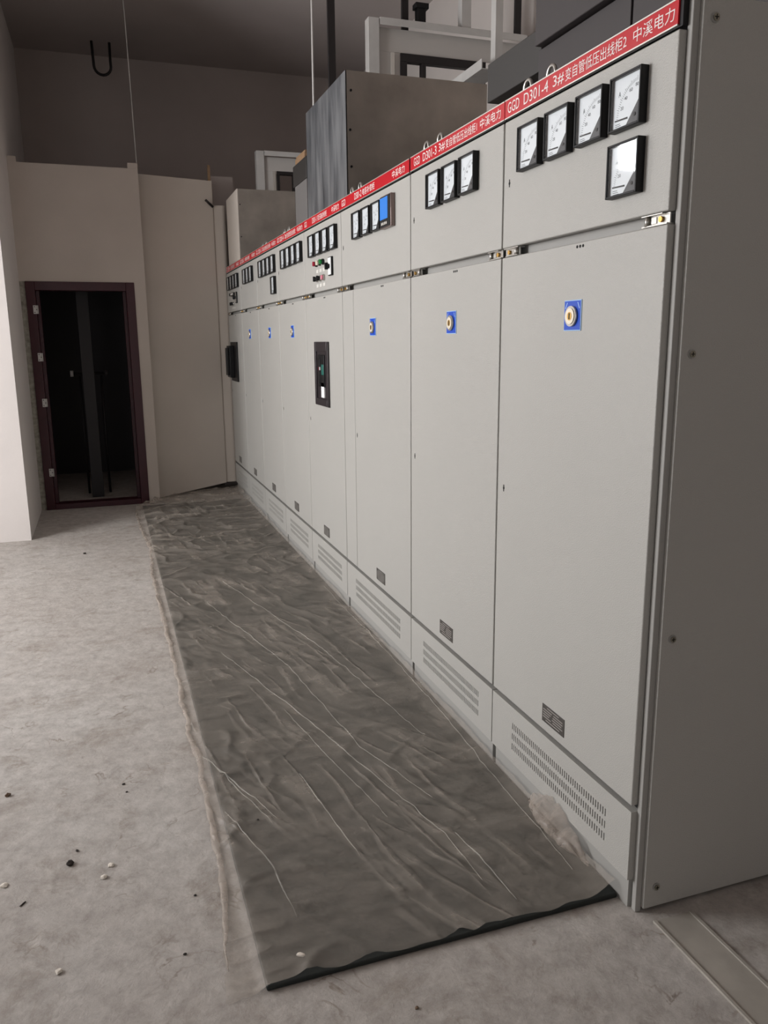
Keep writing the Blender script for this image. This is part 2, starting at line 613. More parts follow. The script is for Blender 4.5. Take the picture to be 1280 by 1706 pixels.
def make_meter():
    """square panel meter, front at x=-0.024, centre at origin"""
    k0 = .0605 / .0725
    s = .0725
    b = MB()
    t = .0065
    b.box(-.024, 0, -s, -s + t, -s, s, 0, .0015).box(-.024, 0, s - t, s, -s, s, 0, .0015)
    b.box(-.024, 0, -s + t, s - t, -s, -s + t, 0, .0015).box(-.024, 0, -s + t, s - t, s - t, s, 0, .0015)
    b.box(-.010, 0, -s + t, s - t, -s + t, s - t, 0)
    o = b.build('ammeter', BLACK)
    i = s - t
    d = MB().poly([(-.0125, i, -i), (-.0125, i, i), (-.0125, -i, i), (-.0125, -i, -i)])
    d.build('dial', DIAL, o)
    c = MB().poly([(-.0165, -i, -i), (-.0165, -i, .002), (-.0165, i * -.02, -i)], 0, (.004, 0, 0))
    c.cyl((-.0172, -.042, -.044), 'x', .005, .002, 1, 14)
    c.build('corner_cover', [COVER, BLACK], o)
    k = MB()
    cx, cz = -.05, -.05
    for j in range(26):
        a = math.radians(4 + 82 * j / 25)
        r0, r1 = .092, (.100 if j % 5 else .104)
        u = Vector((0, math.cos(a), math.sin(a)))
        v = Vector((0, -math.sin(a), math.cos(a))) * .00045
        p, q = Vector((-.0129, cx, cz)) + u * r0, Vector((-.0129, cx, cz)) + u * r1
        k.poly([p + v, q + v, q - v, p - v])
    for j, tx in enumerate(('0', '20', '40', '60', '80')):
        a = math.radians(6 + 78 * j / 4)
        p = Vector((0, cx, cz)) + Vector((0, math.cos(a), math.sin(a))) * .082
        w = .0035 * len(tx)
        if j:
            put_text(k, tx, p.y + w, p.y - w, p.z - .004, .009, -.0129)
    put_text(k, 'A', .042, .032, .018, .014, -.0129)
    for j in range(3):
        k.poly([(-.0129, .052, -.052 - j * .005), (-.0129, .03 - j * .004, -.052 - j * .005), (-.0129, .03 - j * .004, -.0535 - j * .005), (-.0129, .052, -.0535 - j * .005)])
    k.build('scale_marking', INK, o)
    n = MB().poly([(-.0140, .054, -.0405), (-.0140, -.004, -.0425), (-.0140, -.004, -.0470), (-.0140, .054, -.0440)], 0, (.001, 0, 0))
    n.build('pointer', BLACK, o)
    g = MB().poly([(-.0215, i, -i), (-.0215, i, i), (-.0215, -i, i), (-.0215, -i, -i)])
    g.build('glass', GLASS, o)
    for q in [o] + list(o.children):
        q.data.transform(Matrix.Diagonal((.9, k0, k0, 1)))
    return o


def make_badge():
    b = MB().box(-.0025, 0, -.042, .042, -.0405, .0405, 1, .001).box(-.0032, -.001, -.0395, .0395, -.038, .038, 0)
    for sg in (-1, 1):
        b.poly([(-.0035, sg * .036, .018), (-.0035, sg * .033, .018), (-.0035, sg * .024, .034), (-.0035, sg * .027, .034)], 1)
    o = b.build('lock_plate', [BLUE, LBLUE])
    c = MB().cyl((-.006, 0, -.002), 'x', .027, .008, 0, 28).cyl((-.0105, 0, -.002), 'x', .021, .003, 1, 28, .019)
    c.cyl((-.0118, 0, -.002), 'x', .011, .002, 2, 20).box(-.0135, -.012, -.0022, .0022, -.010, .006, 3)
    c.build('lock_cylinder', [ZINC, IVORY, BRASS, BLACK], o)
    return o


def make_nameplate():
    b = MB().box(-.002, 0, -.063, .063, -.0285, .0285, 0, .0006)
    for z, ya, yb in ((.021, .034, -.034), (.012, .057, .006), (.012, -.004, -.055), (.004, .057, .012), (.004, .0, -.055), (-.004, .057, .02), (-.004, .004, -.05), (-.012, .057, .010), (-.012, 0, -.055), (-.021, .04, -.04)):
        b.poly([(-.0024, ya, z), (-.0024, ya, z + .0032), (-.0024, yb, z + .0032), (-.0024, yb, z)], 1)
    o = b.build('rating_plate', [PLATE, PLATE_L])
    return o


def make_eye():
    pts = [(0, .022 * math.cos(a), .030 + .022 * math.sin(a)) for a in [2 * math.pi * k / 18 for k in range(18)]]
    return MB().tube(pts, .0055, 0, 8, True).cyl((0, 0, .004), 'z', .014, .008, 0, 14).build('lifting_eye', ZINC)


def make_hinge():
    b = MB().box(-.004, .02, -.045, .045, -.013, -.010, 0).box(.004, .007, -.045, .045, -.010, .012, 0)
    b.box(-.006, .02, -.03, .045, .0105, .0125, 0)
    b.cyl((.001, -.018, 0), 'x', .0065, .006, 1, 12).cyl((.0, .03, 0), 'z', .006, .022, 0, 12)
    b.box(.002, .004, .0, .018, -.007, .007, 0)
    return b.build('hinge', [ZINC, BRASS])


def make_keyhole():
    b = MB().cyl((-.0006, 0, 0), 'x', .0045, .0012, 0, 12).box(-.0012, 0, -.0018, .0018, -.011, .011, 0)
    return b.build('keyhole', BLACK)


def make_screw():
    b = MB().cyl((0, -.001, 0), 'y', .011, .002, 1, 20).cyl((0, -.0035, 0), 'y', .008, .004, 0, 16, .006)
    b.box(-.005, .005, -.0062, -.0052, -.0009, .0009, 2).box(-.0009, .0009, -.0062, -.0052, -.005, .005, 2)
    return b.build('screw', [SCREW, PAINT_IN, BLACK])


METER, BADGE, RATING, EYE, HINGE, KEYH, SCRW = make_meter(), make_badge(), make_nameplate(), make_eye(), make_hinge(), make_keyhole(), make_screw()
_used = set()


def place(proto, parent, loc):
    """first use moves the prototype itself, later uses copy it with its parts"""
    if proto.name not in _used:
        _used.add(proto.name)
        proto.parent = parent
        proto.location = loc
        return proto
    return dup(proto, parent, loc)


def door_leaf(name, y0, y1, z0, z1, par):
    b = MB().box(0, .022, y0, y1, z0, z1, 0, .0035, 3).box(.022, .0335, y0 + .001, y1 - .001, z0 + .004, z1 - .004, 1)
    return b.build(name, [PAINT, GAP_SHADE], par)


LABELS = [
    ('nearest grey switchgear cabinet of the row, with the bare end panel and five meters', [(0, 2.032), (1, 2.032), (2, 2.034), (3, 2.030), (3, 1.882)]),
    ('second grey switchgear cabinet from the near end, with three large meters side by side', None),
    ('wide grey switchgear cabinet with three meters and a blue display beside them', None),
    ('grey switchgear cabinet with red and green lamps and a black breaker window', None),
    ('grey switchgear cabinet with four meters in a row, just beyond the one with lamps', None),
    ('grey switchgear cabinet with four meters in a row and a single meter below them', None),
    ('grey switchgear cabinet with three small meters, next to last at the far end', None),
    ('last grey switchgear cabinet at the far wall, with a black breaker block sticking out', None),
]
TEXTS = [
    (('GGD', 2.341, 2.270), ('D301-4', 2.243, 2.107), ('3#', 2.082, 2.026), ('变自管低压出线柜2', 2.019, 1.753), ('中溪电力', 1.728, 1.584)),
    (('GGD', 3.122, 3.059), ('D301-3', 3.028, 2.895), ('3#', 2.874, 2.818), ('变自管低压出线柜1', 2.811, 2.555), ('中溪电力', 2.532, 2.387)),
    (('GGD', 4.137, 4.070), ('D301-2', 3.915, 3.805), ('电容补偿柜', 3.790, 3.610), ('中溪电力', 3.375, 3.225)),
    (('GGD', 4.940, 4.880), ('D301-1', 4.750, 4.650), ('变压器进线柜', 4.630, 4.430), ('中溪电力', 4.330, 4.190)),
    (('GGD', 5.745, 5.680), ('D201-4', 5.660, 5.530), ('2#', 5.500, 5.445), ('变自管低压出线柜2', 5.437, 5.180), ('中溪电力', 5.140, 4.995)),
    (('GGD', 6.550, 6.485), ('D201-3', 6.460, 6.330), ('2#', 6.300, 6.245), ('变自管低压出线柜1', 6.237, 5.980), ('中溪电力', 5.940, 5.800)),
    (('GGD', 7.345, 7.280), ('D201-2', 7.260, 7.130), ('电容补偿柜', 7.080, 6.860), ('中溪电力', 6.760, 6.610)),
    (('GGD', 8.150, 8.085), ('D201-1', 8.050, 7.930), ('变压器进线柜', 7.890, 7.660), ('中溪电力', 7.560, 7.410)),
]
METERS = [  # centre y and z
    [(2.1815, 2.035), (2.0285, 2.035), (1.8735, 2.036), (1.7225, 2.035), (1.7205, 1.886)],
    [(2.8925, 2.035), (2.745, 2.035), (2.5975, 2.036)],
    [(3.852, 2.034), (3.704, 2.034), (3.556, 2.034)],
    [(4.739, 2.032), (4.588, 2.032), (4.437, 2.031), (4.285, 2.030)],
    [(5.523, 2.032), (5.371, 2.032), (5.219, 2.032), (5.067, 2.032)],
    [(6.350, 2.034), (6.195, 2.034), (6.040, 2.034), (5.885, 2.034), (5.883, 1.887)],
    [(7.089, 2.034), (6.934, 2.034), (6.779, 2.034)],
    [(8.010, 2.034), (7.845, 2.034), (7.680, 2.034), (7.515, 2.034)],
]
BADGES = {0: 1.936, 1: 2.744, 2: 3.651, 4: 5.346, 5: 6.121, 6: 6.981}
RATY = [1.958, 2.771, 3.574, 4.587, 5.389, 6.184, 7.007, 7.830]
vent_cache = {}


def vent_mesh(w, v0, v1, n):
    """lower cover sheet with three rows of upright slots cut through it"""
    rows = [(.2115, .2345), (.1745, .1975), (.1375, .1605)]
    b = MB()
    b.box(0, .004, .003, v0, ZB0, ZB1).box(0, .004, v1, w - .003, ZB0, ZB1)
    zs = [ZB1] + [z for r in rows for z in (r[1], r[0])] + [ZB0]
    for k in range(0, 8, 2):
        b.box(0, .004, v0, v1, zs[k + 1], zs[k])
    p = (v1 - v0) / n
    for lo, hi in rows:
        for k in range(n):
            b.box(0.0003, .004, v0 + k * p + p * .42, v0 + (k + 1) * p, lo, hi)
    b.box(0.004, .027, .003, .007, ZB0, ZB1).box(0.004, .027, w - .007, w - .003, ZB0, ZB1)
    b.box(0.004, .027, .007, w - .007, ZB0, ZB0 + .004).box(.004, .027, .007, w - .007, ZB1 - .004, ZB1)
    return b


GROUP = 'grey switchgear cabinets in one row'
for i in range(8):
    y0, w = YS[i], WID[i]
    c = thing('switchgear_cabinet', LABELS[i][0], 'cabinet', (0, y0, 0), GROUP)
    L = lambda y: y - y0
    b = MB().box(.034, DEP, .001, w - .001, .0, 2.196, 0, .002).box(.012, .034, .012, w - .012, .0, .088, 0)
    if i == 0:
        b.box(.018, .036, -.014, .003, .0, 2.196, 0, .002)
    b.build('body', PAINT_IN, c)
    s = MB().box(.004, .034, .0, w - (.006 if i != 1 else .02), ZSB - .005, ZT - .001, 1, .001)
    e0 = .012 if i in (0, 2) else .002
    s.box(0, .004, e0, w - .003, ZSB, ZT - .002, 0)
    st = s.build('name_strip', [RED, BLACK], c)
    MB().box(-.0012, .004, e0, w - .003, ZT - .004, ZT - .001, 0).box(-.0012, .004, e0, w - .003, ZSB - .002, ZSB + .001, 0).build('strip_edging', ALU, st)
    for body, ya, yb in TEXTS[i]:
        t = MB()
        put_text(t, body, L(ya), L(yb), ZSB + .011, .030)
        t.build('lettering', WHITE_INK, st)
    door_leaf('instrument_door', .0045, w - .0045, ZI0, ZI1, c)
    if i == 2:
        door_leaf('main_door', .0045, .800, ZM0, ZM1, c)
        door_leaf('filler_panel', .807, w - .0045, ZM0, ZM1, c)
    else:
        door_leaf('main_door', .0045, w - .0045, ZM0, ZM1, c)
    key = (.10, w - .13, 62) if i == 2 else (.112, w - .142, 47)
    if i == 2:
        key = (.142, .838, 60)
    v = vent_mesh(w, *key).build('vent_panel', PAINT, c)
    MB().box(.028, .0335, .004, w - .004, ZB0 + .002, ZB1 + .012).build('slot_shade_sheet', DARKHOLE, v)  # dark sheet added behind the slots in place of shade
    for (my, mz) in METERS[i]:
        place(METER, c, (0, L(my), mz))
    if i in BADGES:
        place(BADGE, c, (0, L(BADGES[i]), 1.557))
    place(RATING, c, (0, L(RATY[i]), .365))
    if i in (0, 1, 2, 4, 5):
        place(EYE, c, (.05, w - .05, 2.196))
        place(EYE, c, (.05, w - .185, 2.196))
    place(HINGE, c, (.006, .055, 1.758))
    h = place(HINGE, c, (.006, w - .055, 1.758))
    h.rotation_euler = (math.pi, 0, 0)
    if i not in (3, 7):
        place(KEYH, c, (0, w - .042, 1.958))
    place(KEYH, c, (0, w - .05, 1.020) if i != 2 else (0, .765, 1.020))
    for k in range(3):
        MB().cyl((-.0005, .34 + k * .014, 1.733), 'x', .004, .001, 0, 10).build('slot', DARKHOLE, c)
    # -- what only single cabinets carry
    if i == 0:
        sp = MB().box(.036, DEP + .02, -.024, -.004, .012, 2.20, 0, .002)
        sp.build('side_panel', PAINT, c)
        for x, z in ((.066, 2.155), (.066, 1.459), (.068, .768), (.072, .072)):
            place(SCRW, c, (x, -.024, z))
    if i == 2:
        d = MB().box(-.020, 0, -.072, .072, -.066, .066, 0, .003).box(-.0215, -.0195, -.066, .066, -.062, .062, 1)
        d = d.build('power_display', [BRONZE, BLACK], c, (0, L(3.412), 2.033))
        MB().box(-.0225, -.0205, -.036, .062, -.030, .058, 0).build('screen', SCREEN, d)
        for k in range(4):
            MB().box(-.025, -.021, .030 - k * .02, .042 - k * .02, -.054, -.042, 0, .001).build('button', ALU, d)
    if i in (3, 7):
        oy = 4.585 if i == 3 else 7.80
        cols = (REDB, IVORY, GREENB) if i == 3 else (BLACK, ZINC, ZINC)
        for k, mm in enumerate(cols):
            o = MB().cyl((-.006, 0, 0), 'x', .016, .012, 1, 20).cyl((-.019, 0, 0), 'x', .0135, .016, 0, 20, .012)
            o.build('indicator_lamp', [mm, BLACK], c, (0, L(oy) + .073 - k * .073, 1.926))['label'] = ('red lamp', 'ivory lamp', 'green lamp')[k] if i == 3 else 'black lamp'
        for k, mm in enumerate((BLACK, BLACK, PINKB) if i == 3 else (BLACK, BLACK)):
            o = MB().cyl((-.005, 0, 0), 'x', .017, .010, 1, 20)
            if mm is BLACK:
                o.cyl((-.016, 0, 0), 'x', .012, .014, 0, 16).box(-.030, -.016, -.005, .005, -.014, .014, 0, .002)
            else:
                o.cyl((-.014, 0, 0), 'x', .0125, .012, 0, 16)
            o.build('selector_switch', [mm, ZINC], c, (0, L(oy) + .066 - k * .072, 1.842))
        for r in (1.885, 1.805):
            for k in range(3):
                MB().box(-.0015, 0, -.022, .022, -.009, .009, 0, .0005).build('name_tag', TAG, c, (0, L(oy) + .073 - k * .073, r))
        o = MB().box(-.012, 0, -.034, .034, -.049, .049, 1, .003).box(-.0135, -.011, -.029, .029, -.044, .044, 0)
        o = o.build('transfer_switch', [WHITE if i == 3 else ZINC, BLACK], c, (0, L(4.352) if i == 3 else L(7.60), 1.889))
        MB().cyl((-.018, 0, 0), 'x', .012, .012, 0, 18).box(-.040, -.02, -.005, .005, -.018, .018, 0, .002).build('switch_handle', BLACK, o)
    if i == 3:
        f = MB()
        cy, cz, hw, hh = L(4.590), 1.306, .150, .184
        f.box(-.012, 0, -hw, -hw + .034, -hh, hh, 0, .003).box(-.012, 0, hw - .034, hw, -hh, hh, 0, .003)
        f.box(-.012, 0, -hw + .034, hw - .034, -hh, -hh + .04, 0, .003).box(-.012, 0, -hw + .034, hw - .034, hh - .055, hh, 0, .003)
        f.box(-.003, -.001, -hw + .034, hw - .034, -hh + .04, hh - .055, 0)
        f = f.build('breaker_window', mat('breaker_frame', srgb(42, 36, 38), .4), c, (0, cy, cz))
        MB().box(-.010, -.003, -.06, .075, -.075, .110, 0, .003).box(-.014, -.009, .02, .06, -.06, .09, 0, .002).build('breaker_face', BLACK, f)
        MB().box(-.012, -.003, -.055, -.005, -.005, .055, 0, .002).build('circuit_board', PCB, f)
        MB().box(-.015, -.009, .015, .025, .022, .04, 0).box(-.015, -.009, .045, .052, .022, .04, 1).build('push_button', [WHITE, REDB], f)
        MB().box(-.010, -.003, -.055, 0.01, -.135, -.05, 0).build('paper_label', WHITE, f)
    if i == 7:
        f = MB().box(-.014, 0, -.185, .185, -.185, .185, 0, .004)
        f = f.build('breaker_window', BLACK, c, (0, L(7.865), 1.306))
        MB().box(-.055, -.014, -.02, .165, -.15, .15, 0, .004).box(-.075, -.055, .02, .13, -.13, .13, 0, .004).box(-.079, -.075, .05, .1, -.02, .09, 1).build('breaker_block', [BLACK, COVER], f)

# ---------------------------------------------------------------- floor mat and plastic sheet
tag(MB().box(-.958, .008, 1.612, 7.62, 0.0, .014, 0, .004).build('insulating_mat', MAT_M),
    'black rubber insulating mat lying along the cabinets under the plastic sheet', 'mat')

EDGE = [(1.60, -1.050), (1.75, -1.041), (1.97, -1.016), (2.19, -1.004), (2.42, -1.001), (2.74, -.996), (2.99, -1.011), (3.68, -1.002), (4.29, -1.008), (5.26, -1.015), (5.60, -1.0), (5.99, -.985), (6.2, -1.0), (6.73, -1.027), (7.2, -1.035), (7.5, -1.018), (8.2, -.86)]


def lerp_tab(tab, t):
    for (a, b), (c, d) in zip(tab, tab[1:]):
        if t <= c:
            k = max(0, (t - a) / (c - a))
            return b + (d - b) * k
    return tab[-1][1]


def N3(x, y, z=0.0):
    return noise.noise(Vector((x, y, z)))


def sheet_z(x, y):
    # lies on the mat, on the floor left of it, climbs against the plinth on the right
    k = min(1, max(0, (x + .985) / .035))
    k = k * k * (3 - 2 * k)
    z = .004 + .015 * k
    a = abs(N3(x * 3.2 + y * 1.4, y * 4.5 - x * 1.0, 3.1))
    r = max(0, 1 - a * 5.5)
    wild = .35 + .65 * min(1, max(0, (y - 4.6) / 1.4)) + .45 * max(0, 1 - abs(x + .86) / .16)
    z += (.016 * r * r) * wild
    a = abs(N3(x * 2.4 - 9, y * 16, 7.7))
    z += .008 * max(0, 1 - a * 3.5) * wild
    z += .006 * (N3(x * 9, y * 9, 1.3) + .6) * wild
    a = abs(N3((x * .8 + y * .6) * 7, (x * -.6 + y * .8) * 1.5, 5.0))
    z += .006 * max(0, 1 - a * 8)
    rt = max(0, (x + .075) / .09)
    z += .055 * rt * rt * (.55 + .7 * abs(N3(y * 1.7, 2.0))) + .010 * rt * abs(N3(y * 11, 4.0))
    far = max(0, (y - 7.25) / .5)
    z += .016 * min(1, far) * (.4 + abs(N3(x * 6, y * 3, 9.0)) * 2.2)
    # the front edge rests on the mat's lip and sags a little over it
    fr = max(0, (1.625 - y) / .02)
    z -= .004 * fr * (1 + N3(x * 14, 0, 2))
    return max(z, .003)


sheet = thing('plastic_sheet', 'crumpled milky plastic sheet spread over the black mat along the cabinets', 'plastic sheet', (0, 0, 0))
fb = bmesh.new()
NU, NV = 120, 620
grid = []
for j in range(NV + 1):
    row = []
    v = j / NV
    for i2 in range(NU + 1):
        u = i2 / NU
        ye = 7.98 + .16 * u + .035 * N3(u * 7, 3) - (.42 * max(0, 1 - u * 3.6) if u < .28 else 0)
        if .30 < u < .44:
            ye -= .10 * math.sin((u - .30) / .14 * math.pi)
        yn = 1.614 + .010 * N3(u * 13, 8) - .010 * max(0, 1 - u * 9) + (.02 * max(0, 1 - abs(u - .57) / .03))
        y = yn + (ye - yn) * v
        xl = lerp_tab(EDGE, y) + .012 * N3(y * 6, 1) + .005 * N3(y * 23, 5)
        xr = -.001
        x = xl + (xr - xl) * u
        row.append(fb.verts.new((x, y, sheet_z(x, y))))
    grid.append(row)
for j in range(NV):
    for i2 in range(NU):
        f = fb.faces.new((grid[j][i2], grid[j][i2 + 1], grid[j + 1][i2 + 1], grid[j + 1][i2]))
        f.smooth = True
# sharp fold lines whitened in the film, raised as thin ridges
CRE = [[(-.745, 4.51), (-.504, 3.446), (-.416, 2.609), (-.294, 2.204)], [(-.772, 3.70), (-.564, 2.948), (-.433, 2.414), (-.335, 2.01), (-.321, 1.77)],
       [(-.985, 2.79), (-.90, 2.50), (-.815, 2.237)], [(-.980, 2.76), (-.87, 2.45), (-.80, 2.26)], [(-.669, 2.50), (-.611, 1.99)], [(-.301, 2.0), (-.283, 1.87), (-.27, 1.67)],
       [(-.038, 4.55), (-.028, 3.66), (-.03, 2.67), (-.05, 2.08), (-.06, 1.73)], [(-.60, 4.9), (-.30, 3.6), (-.16, 2.6)],
       [(-.62, 3.0), (-.55, 2.6), (-.47, 2.15)], [(-.95, 2.35), (-.86, 2.05), (-.84, 1.80)]]
for ci, L_ in enumerate(CRE):
    pts = []
    for (a, b_), (c_, d) in zip(L_, L_[1:]):
        n_ = max(4, int(abs(d - b_) / .03))
        for k in range(n_):
            t = k / n_
            pts.append((a + (c_ - a) * t, b_ + (d - b_) * t))
    pts.append(L_[-1])
    prev = None
    for k, (x, y) in enumerate(pts):
        x += .005 * N3(y * 2.5, ci * 3.7) + .003 * N3(y * 21, ci)
        tt = k / (len(pts) - 1)
        w_ = .0017 * math.sin(math.pi * min(1, max(.06, tt))) ** .5 * (1 + .5 * N3(y * 9, ci + .5)) * (1.0 + .4 * (ci % 3 == 0))
        z = sheet_z(x, y) + .0008
        cur = [fb.verts.new((x - w_, y, z)), fb.verts.new((x, y, z + .0028)), fb.verts.new((x + w_, y, z))]
        if prev:
            for q in (0, 1):
                fb.faces.new((prev[q], prev[q + 1], cur[q + 1], cur[q])).material_index = 1
        prev = cur
me = bpy.data.meshes.new('film')
fb.to_mesh(me)
fb.free()
me.materials.append(FILM)
me.materials.append(FILM_C)
fo = bpy.data.objects.new('film', me)
COL.objects.link(fo)
fo.parent = sheet
# the free left edge is rolled over and bunched in places
hb = MB()
pts, rad = [], []
k = 0
y = 1.70
while y < 7.45:
    g = math.exp(-((y - 6.05) / .10) ** 2) + .6 * math.exp(-((y - 2.78) / .08) ** 2) + .5 * math.exp(-((y - 4.35) / .1) ** 2)
    r = .010 + .004 * N3(y * 5, 11) + .004 * N3(y * 17, 12) + .007 * g
    r = max(.005, r) * min(1, (y - 1.66) / .3)
    pts.append((lerp_tab(EDGE, y) + .008 + .010 * N3(y * 6, 1) + .006 * N3(y * 14, 4), y, .0045 + r * .8))
    rad.append(r)
    y += .028
hb.tube(pts, rad, 0, 9)
for v in hb.bm.verts:
    v.co.z = .006 + (v.co.z - .006) * .6
    v.co.x += .006 * N3(v.co.y * 30, v.co.z * 60, 1)
hb.build('rolled_hem', FILM_W, sheet)
# the bunched-up fold that leans on the nearest vent panel
wb = bmesh.new()
g2 = []
for j in range(37):
    y = 2.06 - j / 36 * .33
    row = []
    t = j / 36
    hgt = .088 * math.sin(math.pi * min(1, t * .92 + .10)) ** .8
    for k in range(15):
        s_ = k / 14
        bend = math.sin(s_ * math.pi)
        x = -.004 - .062 * bend * math.sin(math.pi * min(1, t * .95 + .05)) - .020 * abs(N3(s_ * 5, y * 22 + s_ * 4, 2)) * bend
        z = .020 + hgt * (1 - s_) * (1.0 + .22 * N3(y * 15, 6)) + .022 * abs(N3(s_ * 4, y * 26 + s_ * 5, 3))
        row.append(wb.verts.new((min(x, -.003), y, z)))
    g2.append(row)
for j in range(36):
    for k in range(14):
        wb.faces.new((g2[j][k], g2[j][k + 1], g2[j + 1][k + 1], g2[j + 1][k])).smooth = True
me = bpy.data.meshes.new('bunched_fold')
wb.to_mesh(me)
wb.free()
me.materials.append(FILM_W)
wo = bpy.data.objects.new('bunched_fold', me)
COL.objects.link(wo)
wo.parent = sheet

# ---------------------------------------------------------------- sheet-metal boxes and ducts on top of the row
bx = thing('busbar_box', 'large galvanised sheet-metal box standing on the middle cabinets', 'metal box', (.442, 4.20, 2.197))
MB().box(-.392, .393, 0, .006, 0, .622).box(-.392, .393, .824, .83, 0, .622).box(.387, .393, .006, .824, 0, .622).box(-.386, .387, .006, .824, .616, .622).build('casing', GALV, bx)
MB().box(-.393, -.387, .0, .83, 0, .622).build('side_sheet', GALV_F, bx)['label'] = 'scuffed side sheet with dull film'
for x, z in ((-.365, .53), (-.372, .345), (-.368, .17)):
    MB().cyl((x, -.002, z), 'y', .006, .006, 0, 12).build('rivet', BLACK, bx)

b2 = thing('busbar_box', 'smaller galvanised box on the far cabinets, beside the pale wall board', 'metal box', (.30, 7.44, 2.2))
MB().box(-.278, .235, 0, .006, 0, .60).box(.229, .235, .006, .64, 0, .60).box(-.278, .235, .634, .64, 0, .60).box(-.272, .229, .006, .634, .594, .60).build('casing', GALV, b2)
MB().box(-.284, -.278, 0, .64, 0, .60).build('side_sheet', BOARD, b2)['label'] = 'pale side sheet'
for x, z in ((-.262, .47), (-.262, .20)):
    MB().cyl((x, -.002, z), 'y', .005, .006, 0, 10).build('rivet', BLACK, b2)

# dark duct with its taller riser above the two nearest cabinets
du = thing('busbar_duct', 'dark brown painted busbar duct above the two nearest cabinets', 'duct', (.56, 2.35, 2.197))
o = (.56, 2.35, 2.197)


def lb(mb, x0, x1, y0, y1, z0, z1, m=0, bev=0.0):
    return mb.box(x0 - o[0], x1 - o[0], y0 - o[1], y1 - o[1], z0 - o[2], z1 - o[2], m, bev)


lb(MB(), .32, .79, 2.72, 3.14, 2.415, 2.556, 0, .003).build('arm', DUCT_G, du)
lb(MB(), .275, .79, 1.62, 2.685, 2.475, 3.25, 0, .003).build('riser', DUCT, du)
lb(lb(MB(), .30, .79, 2.175, 2.70, 2.197, 2.470, 0, .002), .30, .79, 1.64, 2.165, 2.197, 2.470, 0, .002).build('base_casing', DUCT, du)
lb(MB(), .34, .78, 2.70, 2.76, 2.197, 2.415).build('bracket', DUCT_G, du)

# distant dark duct elbow on the fifth cabinet
d2 = thing('duct_elbow', 'small dark grey duct elbow on the row behind the large box, topped by wood', 'duct', (.33, 5.95, 2.197))
MB().box(-.13, .10, -.29, .11, .385, .525, 0, .003).build('hood', DUCT_G, d2)
MB().box(-.125, .08, -.27, .08, 0, .385, 0, .002).build('upright', mat('mid_grey_paint', srgb(112, 109, 107), 0.6), d2)
tag(MB().box(.205, .36, 5.72, 6.00, 2.722, 2.758, 0, .002).box(.21, .36, 5.73, 5.99, 2.758, 2.775, 0, .002).build('wood_block', WOOD), 'raw wooden block lying on the small dark duct elbow', 'wood')
tag(MB().box(-.128, -.104, 8.20, 8.225, 2.70, 3.13, 0, .001).build('wood_batten', WOOD), 'thin upright wooden batten at the right end of the wall board top', 'batten')
tag(MB().tube([(-.17, 8.11, 2.80), (-.10, 8.165, 2.752)], .012, 0, 8).build('iron_stub', DKBAR), 'short dark iron stub jutting from the wall board below its top edge', 'bar')


def gantry(label, x0, x1, y, ztop, ip, dk0, dk1, dzt_, zb, door_h):
    g = thing('steel_gantry', label, 'steel frame', (x0, y, zb))
    P = lambda mb, a, b_, c_, d_, e, f_, m=0: mb.box(a - x0, b_ - x0, c_ - y, d_ - y, e - zb, f_ - zb, m, .002)
    P(P(MB(), x0, x0 + .075, y - .03, y - .026, zb, ztop), x0, x0 + .004, y - .026, y + .05, zb, ztop).build('post', STEEL, g)
    P(P(MB(), x0 + .075, x1, y - .05, y - .046, ztop - .045, ztop), x0 + .075, x1, y - .046, y + .05, ztop - .004, ztop).build('top_beam', STEEL, g)
    P(P(MB(), x0 + .075, x1, y, y + .004, dzt_, ztop - .045), x0 + .075, dk0, y, y + .004, zb, dzt_).build('face_sheet', FRAME_P, g)
    P(MB(), ip, ip + .028, y - .018, y - .001, zb, dzt_ - .005).build('stiffener', ALU, g)
    f = MB()
    P(f, dk0, dk1, y - .01, y + .04, dzt_ - door_h, dzt_)
    P(f, dk0, dk0 + door_h * .9, y - .01, y + .04, zb, dzt_ - door_h)
    P(f, dk1 - door_h * .9, dk1, y - .01, y + .04, zb, dzt_ - door_h)
    P(f, dk0 + .155, dk0 + .185, y - .01, y + .04, zb, dzt_ - door_h)
    f.build('inner_frame', DKBAR, g)
    return g


gantry('pale steel gantry frame rising behind the large galvanised box', .628, 1.80, 5.60, 3.589, .788, .862, 1.50, 3.398, 2.197, .052)
gantry('pale steel gantry frame at the far end, above the smaller galvanised box', .322, .98, 8.12, 3.265, .478, .520, .94, 3.095, 2.197, .03)

# hangers and posts dropping from the ceiling
def hanger(name, label, cat, x0, x1, y0, y1, z0, m, z1=ZC):
    return tag(MB().box(x0, x1, y0, y1, z0, z1, 0, .002).build(name, m), label, cat)


hanger('hanger_bar', 'dark flat bar dropping from the ceiling behind the large galvanised box', 'hanger', .342, .392, 5.55, 5.57, 2.197, DKBAR)
hanger('hanger_bar', 'dark bar hanging above the left half of the pale gantry beam', 'hanger', .93, .98, 5.75, 5.77, 3.60, DKBAR)
hanger('hanger_bar', 'dark bar hanging above the right end of the pale gantry beam', 'hanger', 1.715, 1.765, 5.58, 5.60, 3.595, DKBAR)
tag(MB().box(1.30, 1.305, 5.57, 5.63, 3.592, ZC).box(1.30, 1.37, 5.565, 5.57, 3.592, ZC).box(1.365, 1.37, 5.57, 5.63, 3.592, ZC).build('channel_post', STEEL),
    'grey steel channel post rising from the gantry beam to the ceiling', 'post')
tag(MB().box(1.26, 1.265, 4.97, 5.03, 3.19, ZC).box(1.26, 1.31, 4.965, 4.97, 3.19, ZC).box(1.305, 1.31, 4.97, 5.03, 3.19, ZC).build('channel_post', STEEL),
    'grey steel channel post in front of the gantry, ending beside the dark duct', 'post')
